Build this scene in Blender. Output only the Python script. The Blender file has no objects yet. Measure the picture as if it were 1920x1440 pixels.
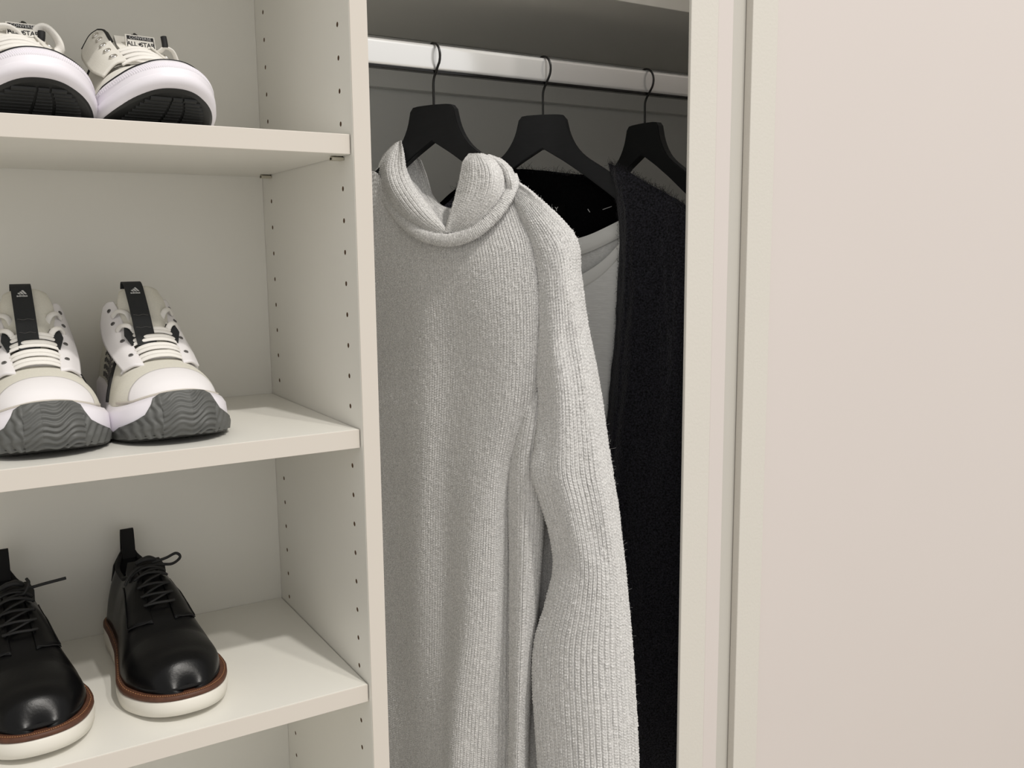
import bpy, bmesh, math, random
import numpy as np
from mathutils import Vector, Matrix
random.seed(7); rng = np.random.default_rng(7)
PI = math.pi
scene = bpy.context.scene
COL = scene.collection

# ------------------------------------------------------------------ camera
F_PX, YAW, PITCH, ROLL = 1724.3, 0.54719, -0.14132, -0.00938
CAM = np.array([-0.35131, -0.87257, -0.22641])
_f = np.array([math.sin(YAW)*math.cos(PITCH), math.cos(YAW)*math.cos(PITCH), math.sin(PITCH)])
_r0 = np.array([math.cos(YAW), -math.sin(YAW), 0.0]); _u0 = np.cross(_r0, _f)
RT = _r0*math.cos(ROLL) + _u0*math.sin(ROLL); UP = -_r0*math.sin(ROLL) + _u0*math.cos(ROLL)
cam_data = bpy.data.cameras.new('camera'); cam = bpy.data.objects.new('camera', cam_data); COL.objects.link(cam)
cam_data.sensor_width = 36.0; cam_data.sensor_fit = 'HORIZONTAL'; cam_data.lens = 36.0*F_PX/1920.0
cam_data.clip_start = 0.01
cam.matrix_world = Matrix(((RT[0], UP[0], -_f[0], CAM[0]), (RT[1], UP[1], -_f[1], CAM[1]), (RT[2], UP[2], -_f[2], CAM[2]), (0, 0, 0, 1)))
scene.camera = cam
# ------------------------------------------------------------------ world, lights, exposure
world = bpy.data.worlds.new('room_light'); scene.world = world; world.use_nodes = True
world.node_tree.nodes['Background'].inputs[0].default_value = (1.0, 0.978, 0.945, 1)
world.node_tree.nodes['Background'].inputs[1].default_value = 0.70

def area_lamp(name, loc, target, size, power, col):
    l = bpy.data.lights.new(name, 'AREA'); l.shape = 'DISK'; l.size = size; l.energy = power; l.color = col
    o = bpy.data.objects.new(name, l); COL.objects.link(o); o.location = loc
    o.rotation_euler = (Vector(target)-Vector(loc)).to_track_quat('-Z', 'Y').to_euler(); return o
area_lamp('ceiling_spot', (0.72, -3.75, 5.20), (0.0, 0.0, -0.4), 0.24, 185.0, (1.0, 0.96, 0.90))
area_lamp('ceiling_downlight', (1.85, -4.7, 5.0), (0.2, 0.1, -0.3), 0.30, 105.0, (1.0, 0.95, 0.88))
scene.view_settings.view_transform = 'Standard'; scene.view_settings.look = 'None'
scene.view_settings.gamma = 1.0; scene.view_settings.exposure = 0.0
scene.view_settings.use_curve_mapping = False

# ------------------------------------------------------------------ helpers
def srgb(r, g, b):
    f = lambda c: (c/255)/12.92 if c/255 <= .04045 else ((c/255+.055)/1.055)**2.4
    return (f(r), f(g), f(b), 1)

def material(name, col, rough=0.5, metal=0.0, noise=0.0, nscale=40.0, bump=0.0, bscale=300.0, spec=0.5, sheen=0.0, stretch=None, coat=0.0):
    m = bpy.data.materials.new(name); m.use_nodes = True
    nt = m.node_tree; b = nt.nodes['Principled BSDF']
    b.inputs['Base Color'].default_value = col; b.inputs['Roughness'].default_value = rough
    b.inputs['Metallic'].default_value = metal; b.inputs['Specular IOR Level'].default_value = spec
    b.inputs['Sheen Weight'].default_value = sheen; b.inputs['Coat Weight'].default_value = coat
    tc = nt.nodes.new('ShaderNodeTexCoord'); src = tc.outputs['Object']
    if stretch:
        mp = nt.nodes.new('ShaderNodeMapping'); mp.inputs['Scale'].default_value = stretch
        nt.links.new(src, mp.inputs[0]); src = mp.outputs[0]
    if noise:
        n = nt.nodes.new('ShaderNodeTexNoise'); n.inputs['Scale'].default_value = nscale; n.inputs['Detail'].default_value = 4
        nt.links.new(src, n.inputs['Vector'])
        r = nt.nodes.new('ShaderNodeMapRange'); r.inputs[1].default_value = .3; r.inputs[2].default_value = .7
        r.inputs[3].default_value = 1-noise; r.inputs[4].default_value = 1+noise
        nt.links.new(n.outputs[0], r.inputs[0])
        mx = nt.nodes.new('ShaderNodeVectorMath'); mx.operation = 'SCALE'; mx.inputs[0].default_value = col[:3]
        nt.links.new(r.outputs[0], mx.inputs['Scale']); nt.links.new(mx.outputs[0], b.inputs['Base Color'])
    if bump:
        n = nt.nodes.new('ShaderNodeTexNoise'); n.inputs['Scale'].default_value = bscale; n.inputs['Detail'].default_value = 5
        nt.links.new(src, n.inputs['Vector'])
        bp = nt.nodes.new('ShaderNodeBump'); bp.inputs['Strength'].default_value = 1.0; bp.inputs['Distance'].default_value = bump
        nt.links.new(n.outputs[0], bp.inputs['Height']); nt.links.new(bp.outputs[0], b.inputs['Normal'])
    return m

M = {}
M['melamine'] = material('white_melamine', srgb(232, 230, 223), .38, noise=.006, nscale=12, bump=.00004, bscale=900)
M['edge'] = material('shelf_edge_band', srgb(215, 208, 199), .35)
M['closet'] = material('wardrobe_interior', srgb(230, 231, 228), .5)
M['paint'] = material('orange_peel_paint', srgb(214, 210, 202), .55, bump=.0003, bscale=260)
M['lacquer'] = material('smooth_lacquer', srgb(215, 207, 203), .5, noise=.006, nscale=3)
M['jamb'] = material('grey_jamb', srgb(200, 197, 190), .5)
M['chip'] = material('chipboard_hole', srgb(120, 96, 74), .9)
M['chrome'] = material('polished_chrome', (.96, .96, .96, 1), .15, metal=.50)
M['reflection_black'] = material('reflection_black', srgb(12, 12, 14), .12)  # dark reflection on the rail underside, put in as colour
M['pin'] = material('nickel_pin', srgb(190, 185, 170), .3, metal=.6)
M['blackwood'] = material('black_stained_wood', srgb(19, 20, 22), .55, noise=.15, nscale=60, bump=.0001, bscale=500, stretch=(1, 1, 6), spec=.3)
M['blackwire'] = material('black_wire', srgb(14, 13, 12), .35)
M['floor'] = material('pale_floor', srgb(190, 185, 176), .5, noise=.05, nscale=5)
M['wool'] = material('melange_wool', srgb(213, 212, 211), .95, noise=.32, nscale=620, sheen=.15, spec=.2)
M['wool_plain'] = material('melange_wool_plain', srgb(192, 192, 192), .95, noise=.14, nscale=420, bump=.0008, bscale=420, spec=.2)
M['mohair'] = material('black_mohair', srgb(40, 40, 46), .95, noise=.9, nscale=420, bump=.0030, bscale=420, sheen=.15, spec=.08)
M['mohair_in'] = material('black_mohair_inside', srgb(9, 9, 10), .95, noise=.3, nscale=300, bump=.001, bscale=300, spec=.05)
M['jersey'] = material('white_slub_jersey', srgb(236, 236, 234), .9, noise=.05, nscale=60, bump=.0006, bscale=90, stretch=(1, 1, 9), spec=.2)
M['jersey_in'] = material('jersey_inside', srgb(222, 222, 220), .9, noise=.10, nscale=60, bump=.0008, bscale=90, stretch=(4, 4, 12), spec=.2)
M['jersey_rib'] = material('jersey_neck_band', srgb(234, 234, 231), .9, spec=.2)
M['tag'] = material('black_woven_tag', srgb(5, 5, 5), .95, spec=.1)
M['print'] = material('white_print', srgb(200, 200, 200), .6)
M['rubber_white'] = material('white_rubber', srgb(238, 234, 241), .4, noise=.01)
M['canvas'] = material('white_canvas', srgb(232, 229, 222), .85, bump=.0003, bscale=900, noise=.02, nscale=60)
M['lace_white'] = material('white_lace', srgb(238, 235, 230), .85, bump=.0003, bscale=1200)
M['rubber_black'] = material('black_rubber', srgb(26, 27, 26), .5)
M['black_trim'] = material('black_piping', srgb(18, 18, 20), .7)
M['steel'] = material('eyelet_steel', (.75, .73, .70, 1), .25, metal=1)
M['mesh_cream'] = material('cream_mesh', srgb(222, 219, 208), .9, bump=.0004, bscale=1500, noise=.03, nscale=500)
M['white_synth'] = material('white_synthetic', srgb(236, 233, 235), .5)
M['rubber_grey'] = material('grey_rubber', srgb(92, 93, 91), .55)
M['webbing'] = material('black_webbing', srgb(32, 34, 36), .8, bump=.0004, bscale=1400)
M['lining'] = material('pale_lining', srgb(196, 190, 180), .95)
M['dots'] = material('grey_dots', srgb(96, 94, 92), .7)
M['leather'] = material('black_leather', srgb(13, 13, 14), .29, noise=.15, nscale=30, bump=.00008, bscale=380, spec=.20)
M['leather_matte'] = material('black_leather_matte', srgb(15, 15, 16), .5, bump=.0002, bscale=500)
M['knit_black'] = material('black_textile', srgb(11, 11, 12), .9)
M['lace_black'] = material('black_lace', srgb(22, 22, 23), .65)
M['welt'] = material('brown_welt', srgb(84, 50, 33), .6, noise=.2, nscale=200)
M['stitch'] = material('tan_stitch', srgb(150, 105, 70), .7)
M['sole_white'] = material('offwhite_sole', srgb(226, 222, 212), .5)

def new_obj(name, me, mat=None, parent=None):
    o = bpy.data.objects.new(name, me); COL.objects.link(o)
    if mat is not None: me.materials.append(M[mat] if isinstance(mat, str) else mat)
    if parent is not None: o.parent = parent
    return o
def thing(name, label, cat, loc=(0, 0, 0), rz=0, group=None):
    o = bpy.data.objects.new(name, None); COL.objects.link(o); o.location = loc; o.rotation_euler = (0, 0, rz)
    o.empty_display_size = .02
    o['label'] = label; o['category'] = cat
    if group: o['group'] = group
    return o
def mesh_np(name, V, Fq, mat=None, parent=None, smooth=True, label=None):
    """V (n,3), Fq list/array of faces"""
    me = bpy.data.meshes.new(name)
    V = np.asarray(V, dtype=np.float32)
    if isinstance(Fq, np.ndarray):
        n = len(Fq); k = Fq.shape[1]
        me.vertices.add(len(V)); me.vertices.foreach_set('co', V.ravel())
        me.loops.add(n*k); me.loops.foreach_set('vertex_index', Fq.ravel().astype(np.int32))
        me.polygons.add(n); me.polygons.foreach_set('loop_start', np.arange(0, n*k, k, dtype=np.int32))
        me.update(calc_edges=True)
    else:
        me.from_pydata([tuple(map(float, v)) for v in V], [], Fq); me.update()
    if smooth: me.polygons.foreach_set('use_smooth', np.ones(len(me.polygons), dtype=bool))
    o = new_obj(name, me, mat, parent)
    if label: o['label'] = label
    return o
def grid_faces(R, C, closed=False, off=0, flip=False):
    i = np.arange(R-1)[:, None]; j = np.arange(C if closed else C-1)[None, :]
    a = i*C+j; b = i*C+(j+1) % C; c = (i+1)*C+(j+1) % C; d = (i+1)*C+j
    q = np.stack([a, d, c, b] if not flip else [a, b, c, d], -1).reshape(-1, 4)
    return q+off
def box(name, lo, hi, mat, parent=None, bevel=0.0006, label=None, kind=None):
    bm = bmesh.new(); bmesh.ops.create_cube(bm, size=1.0)
    for v in bm.verts: v.co = Vector([lo[k]+(hi[k]-lo[k])*(v.co[k]+.5) for k in range(3)])
    if bevel: bmesh.ops.bevel(bm, geom=bm.edges[:], offset=bevel, segments=2, affect='EDGES', profile=.5)
    me = bpy.data.meshes.new(name); bm.to_mesh(me); bm.free()
    o = new_obj(name, me, mat, parent)
    if label: o['label'] = label
    if kind: o['kind'] = kind
    return o
def cr(P, n):
    """Catmull-Rom resample of control points P (k,d) to n, roughly even in arc length"""
    P = np.asarray(P, float)
    def ev(t):
        k = len(P)-1; t = np.clip(t, 0, k-1e-9); i = t.astype(int); f = (t-i)[:, None]
        Q = np.vstack([2*P[0]-P[1], P, 2*P[-1]-P[-2]])
        a, b, c, d = Q[i], Q[i+1], Q[i+2], Q[i+3]
        return .5*((2*b)+(-a+c)*f+(2*a-5*b+4*c-d)*f**2+(-a+3*b-3*c+d)*f**3)
    t = np.linspace(0, len(P)-1, max(8*len(P), 2*n)); X = ev(t)
    s = np.concatenate([[0], np.cumsum(np.linalg.norm(np.diff(X, axis=0), axis=1))])
    return ev(np.interp(np.linspace(0, s[-1], n), s, t))
def tube_data(path, r, seg=8, flat=1.0, ref=None, closed=False):
    """tube along path; flat<1 squeezes thickness along the local normal given by ref (array or vector)"""
    P = np.asarray(path, float); n = len(P)
    T = np.gradient(P, axis=0)
    if closed: T = np.roll(P, -1, 0)-np.roll(P, 1, 0)
    T /= np.linalg.norm(T, axis=1)[:, None]+1e-12
    if ref is None: ref = np.array([.31, .22, .92])
    N = np.broadcast_to(ref, P.shape).astype(float)
    N = N-(N*T).sum(1)[:, None]*T; N /= np.linalg.norm(N, axis=1)[:, None]+1e-12
    B = np.cross(T, N)
    r = np.broadcast_to(np.asarray(r, float), (n,))
    a = np.linspace(0, 2*PI, seg, endpoint=False)
    V = P[:, None]+r[:, None, None]*(np.cos(a)[None, :, None]*B[:, None]+flat*np.sin(a)[None, :, None]*N[:, None])
    V = V.reshape(-1, 3)
    Fc = [tuple(int(z) for z in q) for q in grid_faces(n, seg, True)]
    if closed:
        o = (n-1)*seg
        Fc += [(o+j, j, (j+1) % seg, o+(j+1) % seg) for j in range(seg)]
    else:
        Fc += [tuple(range(seg)), tuple(range(n*seg-1, (n-1)*seg-1, -1))]
    return V, Fc
def tube(name, path, r, mat, parent=None, seg=8, flat=1.0, ref=None, closed=False, label=None):
    V, Fc = tube_data(path, r, seg, flat, ref, closed)
    return mesh_np(name, V, Fc, mat, parent, True, label)
def join_data(lst):
    V = []; Fc = []; o = 0
    for v, f in lst:
        V.append(np.asarray(v)); Fc += [tuple(int(i)+o for i in q) for q in f]; o += len(v)
    return np.vstack(V), Fc
def text_mesh(name, s, size, mat, parent, matrix, extrude=.0001, spacing=1.0, offset=0.0):
    cu = bpy.data.curves.new('txt', 'FONT'); cu.body = s; cu.size = size; cu.extrude = extrude
    cu.align_x = 'CENTER'; cu.align_y = 'CENTER'; cu.space_character = spacing; cu.offset = offset; cu.resolution_u = 3
    t = bpy.data.objects.new('txt', cu); COL.objects.link(t)
    bpy.context.view_layer.update()
    me = bpy.data.meshes.new_from_object(t.evaluated_get(bpy.context.evaluated_depsgraph_get()))
    bpy.data.objects.remove(t); bpy.data.curves.remove(cu)
    me.name = name; me.materials.clear()
    me.transform(matrix)
    return new_obj(name, me, mat, parent)

# ================================================================== SETTING
T1, T2, T3 = -.10864, -.40479, -.68332     # shelf tops
TH = .01958; PT = .01905; YS = .0058; DB = .3066; RBACK = .640
HOLE_R = .0026

fl = box('floor', (-3, -3.0, -1.60), (3, .70, -1.55), 'floor', bevel=0, kind='structure')

# ------------------------------------------------------------------ wardrobe carcase
wd = thing('wardrobe', 'white built-in wardrobe with open shoe shelves on the left and hanging space beside them', 'wardrobe', (0, 0, -1.55))
W0 = Vector((0, 0, -1.55))
def wpart(name, lo, hi, mat, bevel=.0006, label=None, parent=wd):
    o = box(name, lo, hi, mat, parent, bevel, label); o.location = -W0; return o
# partition with the drilled shelf holes
side = wpart('side_panel', (0, 0, -1.55), (PT, RBACK, 1.05), 'melamine', .0007, 'partition panel drilled with two rows of small shelf holes')
side.data.materials.append(M['chip'])
eb = wpart('edge_band', (.0004, -.0010, -1.549), (PT-.0004, .0006, 1.049), 'edge', .0005)
eb.parent = side; eb.location = (0, 0, 0)
bm = bmesh.new()
for k in range(-8, 32):
    z = -.032*k
    for row, y in ((0, .03112), (1, .27327)):
        if k in (13, 22) : continue
        r = HOLE_R
        mtx = Matrix.Translation((0.0015, y, z)) @ Matrix.Rotation(PI/2, 4, 'Y')
        bmesh.ops.create_cone(bm, cap_ends=True, segments=12, radius1=r, radius2=r, depth=.017, matrix=mtx)
me = bpy.data.meshes.new('cut'); bm.to_mesh(me); bm.free()
cut = bpy.data.objects.new('cut', me); COL.objects.link(cut); me.materials.append(M['chip'])
cut.location = (0, 0, 0)
md = side.modifiers.new('b', 'BOOLEAN'); md.object = cut; md.operation = 'DIFFERENCE'; md.solver = 'EXACT'; md.material_mode = 'TRANSFER'
bpy.context.view_layer.update()
me2 = bpy.data.meshes.new_from_object(side.evaluated_get(bpy.context.evaluated_depsgraph_get()))
side.modifiers.clear(); side.data = me2
bpy.data.objects.remove(cut)
SL = -.60
wpart('side_panel', (SL-PT, 0, -1.55), (SL, RBACK, 1.05), 'melamine')
wpart('back_panel', (SL, DB, -1.55), (-.0002, DB+.004, 1.05), 'melamine', 0, 'back panel behind the shoe shelves')
wpart('back_panel', (PT, RBACK-.006, -1.55), (1.25, RBACK, 1.05), 'closet', 0, 'grey-white back panel of the hanging space')
wpart('side_panel', (1.25, 0.02, -1.55), (1.27, RBACK, 1.05), 'closet')
def shelf(ztop):
    s = wpart('shelf', (SL+.0006, YS+.0008, ztop-TH), (-.0008, DB-.0005, ztop), 'melamine', .0008)
    e = wpart('edge_band', (SL+.0006, YS, ztop-TH+.00015), (-.0008, YS+.0012, ztop-.00015), 'edge', .0004, None, s)
    e.location = (0, 0, 0)
    return s
shelves = [shelf(z) for z in (T1+.288, T1, T2, T3, T3-.30)]
for y in (.0292, .2715):
    V = []
    V.append(tube_data([(-.0125, y, T1-TH-.0022), (-.0015, y, T1-TH-.0022), (-.0012, y, T1-TH-.0022)], .0022, 10))
    bmv, bmf = join_data(V)
    p = mesh_np('shelf_pin', bmv, bmf, 'pin', wd, True); p.location = -W0
    q = box('pin_plate', (-.0125, y-.0050, T1-TH-.0042), (-.0003, y+.0050, T1-TH-.0012), 'pin', p, .0004)
# hanging space: top shelf, cleat on the back wall
wpart('top_shelf', (PT+.0004, .2465, .1373), (1.2496, RBACK-.0065, .1593), 'melamine', .0008, 'fixed shelf above the hanging rail')
wpart('batten', (PT+.0004, RBACK-.024, .054), (1.2496, RBACK-.0062, .1368), 'closet', .001, 'cleat along the back wall under the top shelf')

# ------------------------------------------------------------------ frame post and sliding door on the right
tr = box('trim_1', (.4375, -.0003, -1.55), (.4815, .0045, 1.05), 'paint', None, .0008, kind='structure')
t2 = box('trim_2', (.4816, .0005, -1.55), (.5075, .0130, 1.05), 'lacquer', None, .0012, kind='structure')
t3 = box('trim_3', (.5076, .0125, -1.55), (.5600, .0180, 1.05), 'jamb', None, .0005, kind='structure')
door = box('door_1', (.5858, .0036, -1.545), (1.75, .0115, 1.05), 'lacquer', None, .0004, kind='structure')
st = box('stile', (.5400, -.0003, -1.545), (.5850, .0118, 1.05), 'paint', door, .0010)

# ================================================================== HANGING RAIL
RY = .280; RZ0, RZ1 = .0165, .0515
rail = thing('hanging_rail', 'polished chrome oval wardrobe rail carrying three black hangers', 'rail', (PT, RY, (RZ0+RZ1)/2))
hz = (RZ1-RZ0)/2; hy = .0075; prof = []
for k in range(48):
    a = 2*PI*k/48; rr = .0065
    cx = (hy-rr)*np.sign(math.cos(a)); cz = (hz-rr)*np.sign(math.sin(a))
    prof.append((cx+rr*math.cos(a), cz+rr*math.sin(a)))
V = []
for x in (.0008, 1.2300):
    V += [(x, p[0], p[1]) for p in prof]
n = len(prof); Fc = [(i, (i+1) % n, n+(i+1) % n, n+i) for i in range(n)]+[tuple(range(n-1, -1, -1)), tuple(range(n, 2*n))]
bar = mesh_np('bar', V, Fc[:-2], 'chrome', rail, True)
us = box('underside_reflection', (.0036, -.0058, -hz-.0022), (1.2264, .0058, -hz+.0022), 'reflection_black', rail, .0010, 'glossy black strip added for the dark reflection along the rail underside')  # added strip: the chrome underside's dark reflection, painted black
for x0, x1 in ((.0002, .0035), (1.2265, 1.2305)):
    V = []
    for x in (x0, x1): V += [(x, p[0]*1.35, p[1]*1.15) for p in prof]
    mesh_np('socket', V, Fc, 'chrome', rail, False)

# ================================================================== HANGERS
def rays(px, py):
    px = np.asarray(px, float); py = np.asarray(py, float)
    return _f+RT*((px-960)/F_PX)[..., None]-UP*((py-720)/F_PX)[..., None]
class Frame:
    """vertical plane of a hanger through its rail point, turned by th; u = towards the near shoulder, n = towards the room"""
    def __init__(s, x, th):
        s.P = np.array([x, RY, 0.0]); s.th = math.radians(th)
        s.u = np.array([math.sin(s.th), -math.cos(s.th), 0]); s.n = np.array([-math.cos(s.th), -math.sin(s.th), 0])
    def at(s, px, py, w):
        """point of the garment: on the plane w millimetres in front of the hanger plane"""
        d = rays(px, py); Q = s.P+s.n*(np.asarray(w, float)/1000)[..., None]
        t = ((Q-CAM)*s.n).sum(-1)/(d@s.n)
        return CAM+d*t[..., None]
FR = [Frame(.231, 30), Frame(.408, 45), Frame(.598, 4)]
def hanger_proto(label):
    h = thing('clothes_hanger', label, 'hanger')
    top = [(.000, .0005), (.020, .0000), (.030, -.0010), (.0345, -.0045), (.0365, -.012), (.041, -.028), (.050, -.045), (.064, -.060), (.094, -.080), (.125, -.103), (.155, -.131), (.172, -.151), (.178, -.161)]
    bot = [(.177, -.169), (.169, -.173), (.155, -.165), (.135, -.146), (.097, -.114), (.060, -.086), (.030, -.0655), (.000, -.0475)]
    t = cr(top, 34); b = cr(bot, 30)
    b[:, 1] = np.interp(b[:, 0], [q[0] for q in bot[::-1]], [q[1] for q in bot[::-1]])
    half = np.vstack([t, b])
    full = np.vstack([half, [(-x, z) for x, z in half[::-1]][1:-1]])
    # curve the arms gently out of plane; local x = u, y = -n (away from room), z up
    bm = bmesh.new(); w = .0065
    def off(x): return 0.0
    fr = [bm.verts.new((x, off(x)-w, z)) for x, z in full]; bk = [bm.verts.new((x, off(x)+w, z)) for x, z in full]
    N = len(full)
    # strip caps between top and bottom curves
    def capstrip(vs, flip):
        nt = len(t); nb = len(b)
        for side in (0, 1):
            tv = [vs[i] for i in range(nt)] if not side else [vs[0]]+[vs[N-i] for i in range(1, nt)]
            bv = [vs[nt+i] for i in range(nb)][::-1] if not side else ([vs[nt+nb-1]]+[vs[nt+nb-1+i] for i in range(1, nb)])
            i = j = 0
            while i < nt-1 or j < nb-1:
                if j == nb-1 or (i < nt-1 and abs(tv[i+1].co.x) <= abs(bv[j+1].co.x)):
                    f = [tv[i], tv[i+1], bv[j]]; i += 1
                else: f = [tv[i], bv[j+1], bv[j]]; j += 1
                if len(set(f)) == 3:
                    try: bm.faces.new(f)
                    except ValueError: pass
    capstrip(fr, 0); capstrip(bk, 1)
    for i in range(N):
        j = (i+1) % N
        bm.faces.new((fr[i], fr[j], bk[j], bk[i]))
    bmesh.ops.remove_doubles(bm, verts=bm.verts, dist=1e-6)
    bmesh.ops.recalc_face_normals(bm, faces=bm.faces)
    ed = [e for e in bm.edges if len(e.link_faces) == 2 and e.link_faces[0].normal.angle(e.link_faces[1].normal) > .9]
    bmesh.ops.bevel(bm, geom=ed, offset=.0012, segments=2, affect='EDGES', clamp_overlap=True)
    me = bpy.data.meshes.new('wooden_body'); bm.to_mesh(me); bm.free()
    new_obj('wooden_body', me, 'blackwood', h)
    return h
def add_hook(h, th, zt):
    # hook stays square to the rail; h is turned by th.  local frame: x=u
    top = RZ1-zt+.0020; c = .0185; zc = top-c
    pts = [(0, -.002), (0, .012), (0, .028), (.002, .036), (.008, .044), (.0145, .052)]
    for a in np.linspace(-30, 200, 22):
        pts.append((c*math.cos(math.radians(a))*1.0, zc+c*math.sin(math.radians(a))))
    pts.append((-.0165, zc-.012))
    P = cr(pts, 90)
    d = th-math.radians(4)            # swivel back so the hook crosses the rail squarely
    path = [(x*math.cos(d), -x*math.sin(d), z) for x, z in P]
    o = tube('hook', path, .0017, 'blackwire', h, 8)
    e = path[-1]
    return o
HL = ['black wooden hanger on the left holding the light grey knitted hoodie',
      'black wooden hanger in the middle holding the fuzzy black cardigan over a white tee',
      'bare black wooden hanger furthest right on the rail']
for i, F in enumerate(FR):
    h = hanger_proto(HL[i])
    zt = (-.0275, -.0285, -.0285)[i]
    h.location = (F.P[0], F.P[1], zt)
    h.rotation_euler = (0, 0, F.th-PI/2)   # local x -> u
    h['group'] = 'black wooden hangers on the chrome rail'
    add_hook(h, F.th, zt)

# ================================================================== KNIT PATCHES
def crmat(k, t):
    """rows of Catmull-Rom weights for k control points at params t"""
    t = np.clip(t, 0, k-1-1e-9); i = t.astype(int); f = t-i
    Wt = np.zeros((len(t), k+2)); r = np.arange(len(t))
    Wt[r, i] += .5*(-f+2*f**2-f**3); Wt[r, i+1] += .5*(2-5*f**2+3*f**3)
    Wt[r, i+2] += .5*(f+4*f**2-3*f**3); Wt[r, i+3] += .5*(-f**2+f**3)
    E = np.zeros((k+2, k)); E[1:k+1] = np.eye(k); E[0, 0] = 2; E[0, 1] = -1; E[k+1, k-1] = 2; E[k+1, k-2] = -1
    return Wt@E
def surf_eval(G, tr_, tc_):
    A = crmat(G.shape[0], tr_); B = crmat(G.shape[1], tc_)
    return np.einsum('ri,ijk,cj->rck', A, G, B)
def patch(name, G, parent, mat, knit=None, cell=.004, amp=.0009, wobble=0.0, wscale=.03, label=None, thick=0.0):
    """G: (R,C,3) control net. knit=(wale, course) in metres gives real stitches."""
    G = np.asarray(G, float); R, C = G.shape[:2]
    tr0 = np.linspace(0, R-1, 24*R); tc0 = np.linspace(0, C-1, 16*C)
    S = surf_eval(G, tr0, tc0)
    lr = np.concatenate([[0], np.cumsum(np.linalg.norm(np.diff(S, axis=0), axis=2).mean(1))])
    lc = np.concatenate([[0], np.cumsum(np.linalg.norm(np.diff(S, axis=1), axis=2).mean(0))])
    H, Wd = lr[-1], lc[-1]
    if knit:
        wales = max(3, round(Wd/knit[0])); nc = wales*knit[2]+1; nr = int(H/knit[1]*knit[3])+1
    else:
        nc = max(6, int(Wd/cell)); nr = max(6, int(H/cell))
    tr_ = np.interp(np.linspace(0, H, nr), lr, tr0); tc_ = np.interp(np.linspace(0, Wd, nc), lc, tc0)
    X = surf_eval(G, tr_, tc_)
    dr = np.gradient(X, axis=0); dc = np.gradient(X, axis=1)
    N = np.cross(dc, dr); N /= np.linalg.norm(N, axis=2)[..., None]+1e-12
    if ((X.mean((0, 1))-CAM)*N.mean((0, 1))).sum() > 0: N = -N
    d = np.zeros((nr, nc))
    if wobble:
        for s in range(7):
            k = rng.normal(size=3)/wscale*(1+.3*s); k[2] *= .35
            d += wobble*np.sin(X@k+rng.uniform(0, 6.28))/(2+s)
    if knit:
        U = np.linspace(0, wales, nc)[None, :]; Vv = (np.linspace(0, H, nr)/knit[1])[:, None]
        U = U + .05*np.sin(Vv*.11+np.sin(U*.3)*2)
        Vv = Vv + .35*np.sin(U*1.9)+.25*np.sin(U*.37+1)
        x = np.mod(U, 1)-.5; ax = np.abs(x)
        leg = np.clip(1-((ax-.20)/.26)**2, -.35, 1)
        ph = Vv+ax*1.15
        st_ = .5+.5*np.cos(2*PI*ph)
        hgt = leg*(.38+.62*st_)-.15*(ax < .06)-.85*np.clip((ax-.38)/.12, 0, 1)
        jit = 1+.22*rng.normal(size=(nr//6+2, nc//6+2))
        jit = np.kron(jit, np.ones((6, 6)))[:nr, :nc]
        d += amp*hgt*np.clip(jit, .3, 1.7)
    X = X+N*d[..., None]
    Fq = grid_faces(nr, nc)
    o = mesh_np(name, X.reshape(-1, 3), Fq, mat, parent, True, label)
    return o, X
def net(F, rows):
    """rows: list of lists of (px,py,w)"""
    A = np.array(rows, float)
    return F.at(A[..., 0], A[..., 1], A[..., 2])

KN = (.0045, .0036, 7, 4.2)
KS = (.0056, .0042, 7, 4.4)

hood = thing('hoodie', 'light grey rib-knit hooded sweater hanging on the left black hanger', 'hoodie', (.33, .10, -1.0))
HF = FR[0]
def fin(o, root):
    if isinstance(o, tuple): o = o[0]
    o.matrix_parent_inverse = Matrix.Translation(-Vector(root.location)); return o
# ---- torso
xs = lambda *a: a
def rows_of(X, Y, W): return [[(x, y, w) for x, y, w in zip(a, b, c)] for a, b, c in zip(X, Y, W)]
TX = [[600, 650, 703, 745, 792, 840, 890, 930, 957, 966],
      [590, 645, 700, 742, 790, 840, 893, 938, 975, 990],
      [585, 640, 700, 742, 790, 842, 897, 948, 990, 1006],
      [580, 640, 700, 745, 795, 848, 905, 955, 1000, 1016],
      [575, 640, 700, 745, 795, 846, 900, 950, 995, 1020],
      [575, 640, 700, 745, 790, 840, 890, 930, 970, 1045],
      [575, 640, 700, 745, 788, 838, 880, 925, 965, 1048],
      [575, 640, 700, 745, 786, 836, 872, 920, 962, 1048],
      [575, 640, 702, 748, 790, 830, 858, 912, 962, 1040],
      [575, 640, 704, 750, 792, 828, 850, 905, 960, 1040]]
TY = [[400, 355, 322, 402, 445, 456, 440, 402, 368, 350],
      [450, 410, 395, 435, 468, 480, 470, 440, 415, 400],
      [520, 500, 480, 490, 500, 508, 502, 485, 470, 460],
      [620]*8+[600, 590], [760]*10, [900]*10, [1060]*10, [1200]*10, [1340]*10, [1520]*10]
TW = [[4, 12, 15, 22, 30, 36, 34, 26, 16, 10],
      [12, 18, 16, 20, 29, 36, 38, 32, 22, 16],
      [6, 12, 9, 16, 27, 34, 40, 38, 32, 26],
      [-50, -34, -18, 2, 23, 28, 40, 44, 40, 32],
      [-66, -46, -22, 0, 22, 24, 38, 44, 34, 14],
      [-66, -46, -23, -3, 21, 22, 42, 40, 14, -22],
      [-66, -46, -24, -5, 20, 21, 45, 38, 10, -26],
      [-66, -46, -24, -6, 18, 24, 48, 36, 8, -26],
      [-62, -40, -16, -2, 16, 31, 48, 31, 6, -26],
      [-62, -40, -16, -4, 17, 36, 48, 28, 4, -26]]
fin(patch('body', net(HF, rows_of(TX, TY, TW)), hood, 'wool', KN, amp=.0014, wobble=.0016, wscale=.05), hood)
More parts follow.
